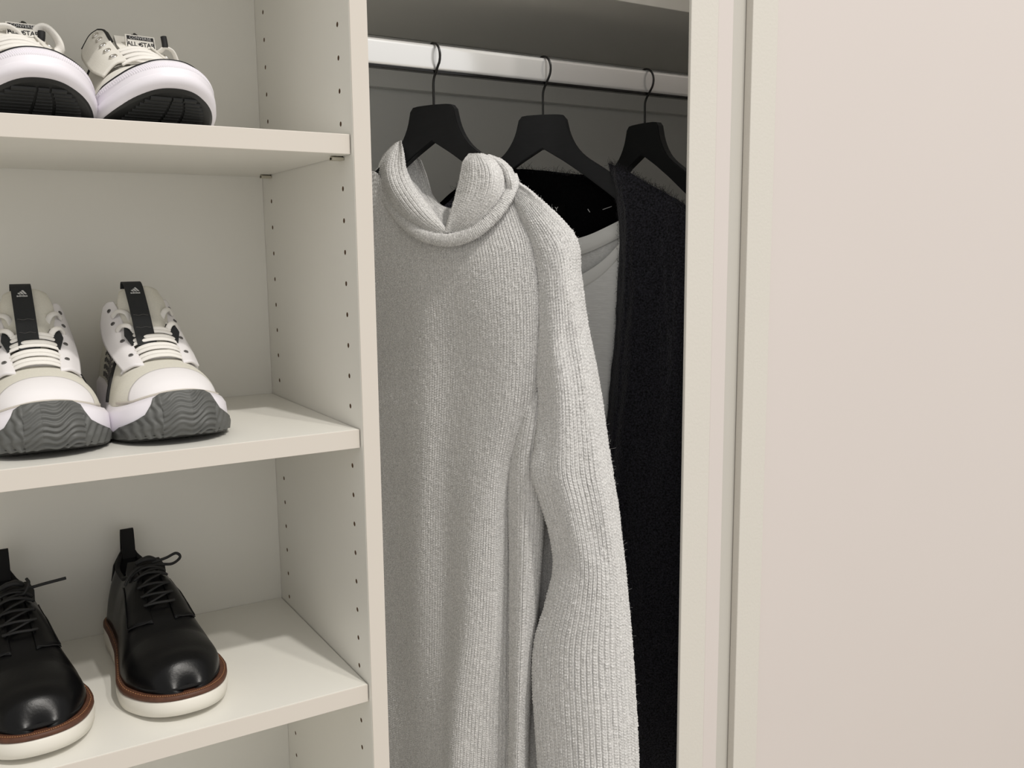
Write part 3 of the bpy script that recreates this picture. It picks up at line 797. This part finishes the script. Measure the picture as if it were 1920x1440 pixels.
# ------------------------------------------------------------ white/grey sports shoe with webbing strap
def trainer(loc, rz, side, label):
    root = thing('basketball_shoe', label, 'shoe', loc, rz, 'white basketball shoes with a black tongue strap')
    s = Shoe(root, .290, [(a, b*1.09, c*1.09) for a, b, c in TB], side); s.rt = .26
    s.uin = .006; s.ty = .013
    s.zs = lambda t: np.interp(t, [0, .1, .3, .6, 1], [.043, .037, .024, .030, .036])
    s.ht = ([0, .05, .15, .3, .42, .52, .60, .68, .75, .9, 1], [.013, .023, .035, .053, .068, .084, .094, .098, .084, .076, .088])
    s.et = ([0, .2, .4, .55, .8, 1], [.1, .1, .12, .18, .25, .25]); s.rt2 = .14; s.ez = .85; s.ex = .9
    s.op = (.56, .96, .24)
    rr = [(.0005, .006, .016, .006), (.003, .010, .007, .001), (.010, .020, .001, 0), (.018, .032, .001, .0005), (.026, .044, .006, .0015, dict(hz=.036)), (.031, .051, .012, .005, dict(hz=.042))]
    s.sole('midsole', rr, 'rubber_white', label='chunky white foam midsole')
    s.sole('outsole', [(.0001, .0055, .017, .007), (.0012, .0070, .010, .001), (.006, .012, .0042, -.0004)], 'rubber_black', True, False, label='black rubber underside')
    # grey rubber toe wrap with wavy grooves
    RG = [s.ring(*q[:4], n=400, **(q[4] if len(q) > 4 else {})) for q in rr[1:]]
    RG = np.array(RG); nr_ = len(RG); N4 = RG.shape[1]
    RG = np.roll(RG, N4//2, axis=1); mid = N4//2
    # arc-length param of ring from the toe tip
    def ring_at(h, q):
        lev = h*(nr_-1); i = np.clip(lev.astype(int), 0, nr_-2); f = (lev-i)[..., None]
        idx = mid+q*(N4*.5)*.999; j = np.clip(idx.astype(int), 0, N4-2); g = (idx-j)[..., None]
        A_ = RG[i, j]*(1-g)+RG[i, j+1]*g; B_ = RG[i+1, j]*(1-g)+RG[i+1, j+1]*g
        return A_*(1-f)+B_*f
    nh, nq = 70, 220
    h, v = np.meshgrid(np.linspace(0, 1, nh), np.linspace(-1, 1, nq), indexing='ij')
    xw = np.interp(h, [0, .15, .35, .55, .75, .9, 1], [.060, .058, .052, .034, .028, .026, .020])
    # invert x -> q numerically on each row via the base ring
    qs = np.linspace(-.42, .42, 600)
    P = np.zeros((nh, nq, 3))
    for i in range(nh):
        pr = ring_at(np.full(600, h[i, 0]), qs)
        sgn = 1 if pr[-1, 0] > pr[0, 0] else -1
        m_ = pr[np.argmax(np.abs(pr[:, 0])), 0]
        xx = pr[:, 0]*sgn
        k = np.maximum.accumulate(xx)
        x_t = v[i]*np.minimum(xw[i], np.abs(k).max())
        qq = np.interp(x_t, k, qs)
        P[i] = ring_at(np.full(nq, h[i, 0]), qq)
    dr = np.gradient(P, axis=0); dc = np.gradient(P, axis=1); N = np.cross(dc, dr); N /= np.linalg.norm(N, axis=2)[..., None]+1e-12
    N = np.where((N[..., 1:2] > .2), -N, N)
    X_ = P[..., 0]; Z_ = P[..., 2]
    left = X_ < .006*side
    g1 = np.sin((Z_-.25*X_+.0025*np.sin(X_*240))*2*PI/.0052)
    g2 = np.sin((X_*1.0+Z_*.35+.0010*np.sin(Z_*500))*2*PI/.0075)
    g3 = np.sin((X_*1.0-Z_*.5)*2*PI/.0075)
    mid_ = np.abs(X_-.004) < .024
    gr = np.where(mid_ & (Z_ > .006), np.where(left, .6*g1+.0*g2, g1), np.where(X_ < 0, g2, g3))
    edge = np.clip(np.minimum(1-np.abs(v), 1-h)*16, 0, 1)
    P = P+N*(.0018+.0009*gr*edge)[..., None]
    B_ = P-N*.0035
    V = np.vstack([P.reshape(-1, 3), B_.reshape(-1, 3)])
    n_ = nh*nq
    bd = [(i*nq) for i in range(nh)]+[((nh-1)*nq+j) for j in range(1, nq)]+[(i*nq+nq-1) for i in range(nh-2, -1, -1)]+[j for j in range(nq-2, 0, -1)]
    Fc = [tuple(int(a) for a in q) for q in grid_faces(nh, nq)]
    for k in range(len(bd)):
        a_, b_ = bd[k], bd[(k+1) % len(bd)]; Fc.append((a_, a_+n_, b_+n_, b_))
    mesh_np('toe_rubber', V, Fc, 'rubber_grey', root, True, 'grey rubber wrapped over the toe with wavy grooves')
    s.upper('mesh_cream', thick=.004)
    s.sole('insole', [(.034, .05, .02, .008, dict(hz=.044)), (.036, .052, .02, .008, dict(hz=.046))], 'lining')
    # white toe bumper above the rubber
    s.shell('toe_cap', lambda u, v: (.004+.135*u*(1-.22*np.abs(2*v-1)**3), .0+1.0*v), 'white_synth', off=.0012, nt=14, na=60)
    # white eyestay cage
    for sg in (-1, 1):
        c_ = cage(root, 'eyestay', sg, [[(.019, .080, .0700), (.028, .083, .0700), (.037, .092, .064)], [(.021, .113, .0860), (.031, .118, .0840), (.040, .126, .075)],
                  [(.022, .145, .1040), (.033, .152, .1000), (.041, .163, .088)], [(.023, .170, .1210), (.032, .178, .1160), (.039, .188, .104)], [(.025, .184, .1300), (.030, .189, .1290), (.034, .195, .124)]], .0024, 'white_synth',
                  [(.55, .35), (1.35, .35), (2.35, .40), (3.2, .42)], 'dots', .0017, .0008)
    s.shell('vamp_overlay', lambda u, v: (.268+.045*u+.025*np.abs(2*v-1)**1.5, .5+(v-.5)*(.56-.12*u)), 'white_synth', off=.0020, thick=.002, nt=8, na=40)
    # dark mesh side panels with dots
    for sg in (-1, 1):
        dd = []
        for i in range(9):
            for j in range(7):
                t = .44+.035*i; a = .5+sg*(.30+.026*j)
                p_ = s.surf(t, a, .0004); q_ = s.surf(t, a, .0014); nn = q_-p_
                sz = .0010+.00028*j
                M_ = Vector(nn).to_track_quat('Z', 'Y').to_matrix()
                pts_ = [p_+np.array(M_ @ Vector((sz*x_, sz*y_, 0))) for x_, y_ in ((-1, -1), (1, -1), (1, 1), (-1, 1))]
                tp_ = [x_+nn for x_ in pts_]
                dd.append((np.array(pts_+tp_), [(4, 5, 6, 7), (0, 1, 5, 4), (1, 2, 6, 5), (2, 3, 7, 6), (3, 0, 4, 7)]))
        V, Fc = join_data(dd); d_ = mesh_np('side_dots', V, Fc, 'dots', root, False); d_['kind'] = 'stuff'
        s.line('side_stripe', [(.46, .5+sg*.24), (.42, .5+sg*.31), (.38, .5+sg*.40), (.36, .5+sg*.48)], .0022, 'black_trim', .0008, 30, .5)
    # padded tongue
    tx = [(-.019, .30, .062), (-.020, .40, .080), (-.022, .50, .104), (-.024, .57, .128), (-.020, .615, .142)]
    rows_ = []
    for (hw_, t, z) in tx:
        hw_ = abs(hw_); y = t*s.L
        rows_.append([(-hw_*.9, y+.008, z-.006), (-hw_, y+.002, z-.001), (-hw_*.5, y-.006, z+.004), (0, y-.008, z+.005), (hw_*.5, y-.006, z+.004), (hw_, y+.002, z-.001), (hw_*.9, y+.008, z-.006), (0, y+.012, z-.008)])
    G = np.array(rows_); nR, nC = 24, 40
    G = np.concatenate([G, G[:, :1]], 1)
    X = surf_eval(G, np.linspace(0, 4, nR), np.linspace(0, 8, nC))
    topc = X[-1].mean(0); Fc = [tuple(int(a) for a in q) for q in grid_faces(nR, nC)]
    V = np.vstack([X.reshape(-1, 3), [topc+np.array([0, .002, .004])]]); o_ = (nR-1)*nC
    Fc += [(o_+j, nR*nC, o_+j+1) for j in range(nC-1)]
    tg_ = mesh_np('tongue', V, Fc, 'mesh_cream', root)
    lx = -.004*side
    s_off = (lx, 0, 0)
    bx = -.009 if side > 0 else -.004
    lx = -.008 if side > 0 else -.004
    sp = [(bx, .40*s.L-.010, .0880), (bx, .44*s.L-.0100, .0990), (bx*.5+lx*.5, .50*s.L-.0115, .1165), (lx, .57*s.L-.0115, .1365), (lx, .606*s.L-.008, .1490), (lx, .624*s.L, .1505), (lx, .640*s.L, .144)]
    strap = ribbon('tongue_strap', sp, .0188, .0016, 'webbing', root, n=60)
    P = cr(np.array(sp, float), 60)
    # stitched lines and emblem on the strap
    def on_strap(k, z_=.0012):
        T_ = P[k+1]-P[k-1]; T_ /= np.linalg.norm(T_); N_ = np.cross((1, 0, 0), T_)
        N_ /= np.linalg.norm(N_); N_ = N_ if N_[1] < 0 else -N_
        m_ = Matrix((Vector((1, 0, 0)), Vector(T_), Vector(N_))).transposed().to_4x4()
        return Matrix.Translation(Vector(P[k]+N_*z_)) @ m_
    for k in (22, 13):
        m_ = on_strap(k); pts_ = [np.array(m_ @ Vector((x_, .0006*math.sin(x_*700), 0))) for x_ in np.linspace(-.0075, .0075, 12)]
        tube('strap_stitch', pts_, .00025, 'dots', strap, 4)
    m_ = on_strap(40)
    # three slanted bars rising to the right over a line of lettering
    bars = []
    for x0, hgt in ((-.0040, .0020), (-.0012, .0036), (.0016, .0054)):
        b_ = .0019; sl = .0030
        q = [(x0, 0), (x0+b_, 0), (x0+b_-sl*hgt/.0054, hgt), (x0-sl*hgt/.0054+.0002, hgt-.0006)]
        lo_ = [np.array(m_ @ Vector((x_+.001, y_+.001, 0))) for x_, y_ in q]; hi_ = [np.array(m_ @ Vector((x_+.001, y_+.001, .0002))) for x_, y_ in q]
        bars.append((np.array(lo_+hi_), [(4, 5, 6, 7), (0, 1, 5, 4), (1, 2, 6, 5), (2, 3, 7, 6), (3, 0, 4, 7)]))
    V, Fc = join_data(bars); mesh_np('strap_emblem', V, Fc, 'print', strap, False)
    text_mesh('strap_lettering', 'adidas', .0040, 'print', strap, m_ @ Matrix.Translation((0, -.0012, 0)), .0001, 1.0, .00008)
    # black patches beside the strap
    for sg in (-1, 1):
        ribbon('tongue_side', [(sg*.018, .40*s.L-.003, .088), (sg*.020, .45*s.L-.002, .100), (sg*.021, .48*s.L, .106)], [.010, .016, .008], .0016, 'webbing', root)
    # laces: flat, doubled rows over the tongue
    for (y_, z_, w_) in ((.088, .0745, .024), (.099, .0815, .024), (.113, .0890, .025), (.124, .0960, .025)):
        for dy, dz in ((0, 0), (.0045, .0030)):
            pth = [(-w_, y_+dy+.006, z_+dz-.004), (-w_*.75, y_+dy, z_+dz+.001), (-w_*.3, y_+dy-.003, z_+dz+.0045), (w_*.3, y_+dy-.003, z_+dz+.0045), (w_*.75, y_+dy, z_+dz+.001), (w_, y_+dy+.006, z_+dz-.004)]
            tube('lace', cr(pth, 30), .0026, 'lace_white', root, 10, .45, np.array([0, -.6, .8]))
    for sg in (-1, 1):
        for (y_, z_) in ((.135, .101), (.155, .115)):
            pth = [(sg*.031, y_+.012, z_), (sg*.026, y_+.004, z_+.006), (sg*.019, y_-.004, z_+.004), (sg*.0155, y_-.006, z_-.006), (sg*.020, y_-.010, z_-.010)]
            tube('lace', cr(pth, 30), .0030, 'lace_white', root, 10, .45, np.array([0, -.8, .6]))
    # padded collar
    s.line('collar', [(.585, .40), (.62, .315), (.68, .275), (.78, .262), (.90, .28), (.955, .36), (.965, .5), (.955, .64), (.90, .72), (.78, .738), (.68, .725), (.62, .685), (.585, .60)], .0055, 'mesh_cream', -.001, 90, 1, seg=12)
    return root
trainer((-.1675, .022, T2), math.radians(2), 1, 'right white basketball shoe with grey rubber toe, nearer the partition on the middle shelf')
trainer((-.2840, .022, T2), math.radians(0), -1, 'left white basketball shoe with grey rubber toe, at the left edge of the middle shelf')

# ------------------------------------------------------------ white canvas shoe with huge rubber toe
def canvas(loc, rz, side, label, bow):
    root = thing('canvas_shoe', label, 'shoe', loc, rz, 'white canvas shoes with black outsoles')
    s = Shoe(root, .278, [(a, b*1.03, c*1.03) for a, b, c in TB], side); s.rt = .27
    s.uin = .0055; s.ty = .014
    s.zs = lambda t: np.interp(t, [0, .1, .3, .6, 1], [.047, .040, .026, .028, .030])
    s.ht = ([0, .05, .15, .3, .42, .52, .60, .66, .74, .82, .92, 1], [.004, .012, .022, .036, .046, .058, .074, .078, .066, .054, .054, .060])
    s.et = ([0, .2, .4, .55, .8, 1], [.1, .12, .24, .30, .30, .26]); s.rt2 = .14; s.ez = .8; s.ex = .9
    s.op = (.60, .965, .22)
    kw = dict(wl=.40)
    rr = [(.0006, .030, .009, .006, kw), (.001, .031, .004, .0014, kw), (.004, .035, .0003, 0, kw), (.0105, .0410, 0, 0, kw), (.0125, .0425, .0016, .0016, kw), (.0135, .0432, .0026, .0020, kw), (.020, .048, .0040, .0018, kw), (.027, .0535, .0095, .0040, kw), (.0305, .0560, .0150, .0072, kw)]
    s.sole('midsole', rr, 'rubber_white', label='thick white rubber foxing and toe bumper')
    # diamond texture on the bumper
    dz = []
    RG = [s.ring(*q[:4], n=400, **q[4]) for q in (rr[6], rr[7])]
    for i in range(4):
        for k in range(-44, 45):
            idx = (k*2+(i % 2)) % 400; f_ = .12+.2*i
            if abs(k*2+(i % 2)) > 88: continue
            c_ = RG[0][idx]*(1-f_)+RG[1][idx]*f_
            r_ = .0013
            t1 = RG[0][(idx+1) % 400]-RG[0][(idx-1) % 400]; t1 /= np.linalg.norm(t1)
            t2 = RG[1][idx]-RG[0][idx]; t2 /= np.linalg.norm(t2); nn = np.cross(t1, t2); nn = nn if nn[1]*-1+nn[2] > 0 else -nn
            dz.append((np.array([c_-t1*r_*1.5, c_-t2*r_, c_+t1*r_*1.5, c_+t2*r_, c_+nn*.0011]), [(0, 1, 4), (1, 2, 4), (2, 3, 4), (3, 0, 4)]))
    V, Fc = join_data(dz); d_ = mesh_np('bumper_texture', V, Fc, 'rubber_white', root, False); d_['kind'] = 'stuff'
    o_ = s.sole('outsole', [(.0001, .0268, .0105, .0070, kw), (.0001, .0268, .0080, .0050, kw), (.0010, .0305, .0072, .0040, kw)], 'rubber_black', True, False, label='black ridged rubber outsole')
    # tread bars under the toe
    tb = []
    for i in range(9):
        t = .035+.022*i; wv = np.clip(1-t/.40, 0, 1)**2; z = .0001+.0262*wv; y = t*s.L+.0095*max(0, 1-t/.12)
        hw_ = float(s.half(np.array(t), np.array(1.0)))*.72
        for seg_ in ((-1, -.12), (-.04, .36), (.44, 1)):
            x0, x1 = hw_*seg_[0], hw_*seg_[1]; dz_ = -.0262*2*(1-t/.40)/.40/s.L*.004
            ww = .0016
            b = [(x0, y-ww, z-.0012-dz_*.4), (x1, y-ww, z-.0012-dz_*.4), (x1, y+ww, z-.0012+dz_*.4), (x0, y+ww, z-.0012+dz_*.4)]
            if min(q[2] for q in b) < .0006: continue
            tb.append((np.array(b+[(p[0], p[1], p[2]+.002) for p in b]), [(0, 1, 2, 3), (0, 4, 5, 1), (1, 5, 6, 2), (2, 6, 7, 3), (3, 7, 4, 0)]))
    V, Fc = join_data(tb); mesh_np('tread', V, Fc, 'rubber_black', o_, False)
    rg = s.ring(.0298, .0558, .0146, .0062, n=200, wl=.40)
    tube('foxing_stripe', rg, .0008, 'black_trim', root, 6, 1, None, True)
    s.upper('canvas', thick=.0025)
    s.sole('insole', [(.030, .050, .03, .010), (.032, .052, .03, .010)], 'lining')
    cn = [[(.021, .080, .0640), (.031, .083, .0600), (.041, .088, .0480)], [(.020, .112, .0790), (.031, .116, .0730), (.041, .122, .0570)],
          [(.018, .143, .0940), (.028, .148, .0860), (.038, .155, .0680)], [(.015, .172, .1080), (.025, .179, .1000), (.034, .188, .0820)], [(.018, .184, .1110), (.025, .189, .1050), (.032, .194, .0920)]]
    for sg in (-1, 1):
        cage(root, 'eyestay', sg, cn, .0022, 'canvas', [(.45, .34), (1.1, .34), (1.75, .34), (2.4, .34), (3.0, .36)], 'steel', .0030, .0013, (.0016, 'black_trim'))
    # dark padded lining rising behind the facings
    for sg in (-1, 1):
        ribbon('collar_lining', [(sg*.016, .150, .094), (sg*.016, .176, .106), (sg*.020, .192, .106), (sg*.026, .205, .094)], [.006, .009, .009, .006], .003, 'black_trim', root, (1, 0, .6*-sg))
    for i, (y_, z_, w_) in enumerate(((.080, .0650, .024), (.092, .0700, .024), (.104, .0755, .023), (.117, .0800, .022))):
        pth = [(-w_, y_+.004, z_-.004), (-w_*.7, y_, z_), (-w_*.25, y_-.003, z_+.0030), (w_*.25, y_-.003, z_+.0030), (w_*.7, y_, z_), (w_, y_+.004, z_-.004)]
        tube('lace', cr(pth, 30), .0038, 'lace_white', root, 10, .40, np.array([0, -.5, .85]))
        pth = [(-w_*.9, y_+.004, z_-.002), (0, y_+.008, z_+.001), (w_*.9, y_+.014, z_+.004)]
        tube('lace', cr(pth, 24), .0036, 'lace_white', root, 10, .40, np.array([0, -.5, .85]))
    # black collar edge
    s.line('collar', [(.60, .40), (.62, .335), (.67, .285), (.78, .272), (.90, .29), (.955, .36), (.97, .5), (.955, .64), (.90, .71), (.78, .728), (.67, .715), (.62, .665), (.60, .60)], .0028, 'black_trim', .0004, 90)
    # tongue with its printed label
    yb, yt = .52*s.L, .66*s.L
    tp_ = [(.002, .095, .064), (.004, .120, .0775), (.006, .143, .0900), (.007, .160, .1010)]
    tg_ = ribbon('tongue', tp_, [.030, .034, .038, .034], .004, 'canvas', root)
    P = cr(np.array(tp_), 40); k = 27
    T_ = P[k+1]-P[k-1]; T_ /= np.linalg.norm(T_); N_ = np.cross((1, 0, 0), T_); N_ = N_ if N_[2] > 0 else -N_
    N_ /= np.linalg.norm(N_)
    # label stands up towards the viewer as the tongue tip curls forward
    T2_ = np.array([0, .25, .97]); N2_ = np.array([0, -.97, .25])
    m_ = Matrix((Vector((1, 0, 0)), Vector(T2_), Vector(N2_))).transposed().to_4x4()
    cpos = np.array([.0095, P[k][1]-.004, P[k][2]+.0035])
    Mx = Matrix.Translation(Vector(cpos)) @ m_ @ Matrix.Scale(.86, 4)
    def pl(nm, x0, x1, y0, y1, z0, z1, mat, par):
        c_ = [(x0, y0), (x1, y0), (x1, y1), (x0, y1)]
        V = [np.array(Mx @ Vector((a, b, z0))) for a, b in c_]+[np.array(Mx @ Vector((a, b, z1))) for a, b in c_]
        return mesh_np(nm, V, [(0, 3, 2, 1), (4, 5, 6, 7), (0, 1, 5, 4), (1, 2, 6, 5), (2, 3, 7, 6), (3, 0, 4, 7)], mat, par, False)
    lb = pl('tongue_label', -.0165, .0165, -.0075, .0105, -.003, .0, 'canvas', root)
    lb['label'] = 'white tongue label with black lettering'
    pl('label_band', -.0150, .0150, .0048, .0092, -.0001, .0002, 'black_trim', lb)
    text_mesh('label_name', 'CONVERSE', .0046, 'print', lb, Mx @ Matrix.Translation((0, .0070, .0003)), .0001, 1.1)
    text_mesh('label_lettering', 'ALL  STAR', .0072, 'black_trim', lb, Mx @ Matrix.Translation((0, -.0005, .0001)), .0001, .95, .00012)
    sv = []
    for q in range(10):
        a = PI/2+q*PI/5; r_ = .0026 if q % 2 == 0 else .0011
        sv.append((r_*math.cos(a)-.0012, r_*math.sin(a)-.0003))
    V = [np.array(Mx @ Vector((x_, y_, .0003))) for x_, y_ in sv]+[np.array(Mx @ Vector((-.0012, -.0003, .0003)))]
    mesh_np('label_star', V, [(q, (q+1) % 10, 10) for q in range(10)], 'black_trim', lb, False)
    fr_ = []
    for a, b in (((-.0150, -.0050), (.0150, -.0050)), ((.0150, -.0050), (.0150, .0046)), ((-.0150, .0046), (-.0150, -.0050))):
        fr_.append(tube_data([np.array(Mx @ Vector((*a, .0002))), np.array(Mx @ Vector((*b, .0002)))], .0003, 4))
    V, Fc = join_data(fr_); mesh_np('label_frame', V, Fc, 'black_trim', lb, False)
    # lace ends
    for nm, base, pts_, r_, mt in bow:
        c = s.surf(*base, .006)
        tube(nm, cr([c+np.array(p) for p in pts_], 40), r_, mt, root, 10, .5 if mt == 'lace_white' else 1)
    return root
canvas((-.1620, .000, T1), math.radians(6), 1, 'right white canvas shoe with thick rubber toe and black outsole on the top shelf',
       [('lace_end', (.52, .60), [(0, 0, 0), (.012, -.020, -.002), (.018, -.026, .002), (.026, -.024, .000), (.032, -.020, -.010)], .0026, 'lace_white'),
        ('aglet', (.52, .60), [(.018, -.027, .002), (.018, -.026, .007), (.0175, -.025, .013)], .0030, 'black_trim')])
canvas((-.2710, .000, T1), math.radians(4), -1, 'left white canvas shoe with thick rubber toe, at the left edge of the top shelf',
       [('lace_loop', (.52, .66), [(0, -.012, -.006), (.002, -.016, .008), (.008, -.018, .016), (.016, -.018, .012), (.022, -.018, .001), (.018, -.018, -.010), (.006, -.014, -.012)], .0052, 'lace_white'),
        ('aglet', (.52, .66), [(.002, -.024, -.003), (.005, -.025, .003), (.006, -.024, .010)], .0034, 'black_trim'),
        ('lace_loop', (.52, .42), [(0, -.014, -.008), (-.006, -.018, .002), (.004, -.020, .007), (.014, -.018, .004), (.020, -.016, -.004)], .0042, 'lace_white')])

# everything above was modelled in world space for the hung garments: keep roots light
bpy.context.view_layer.update()
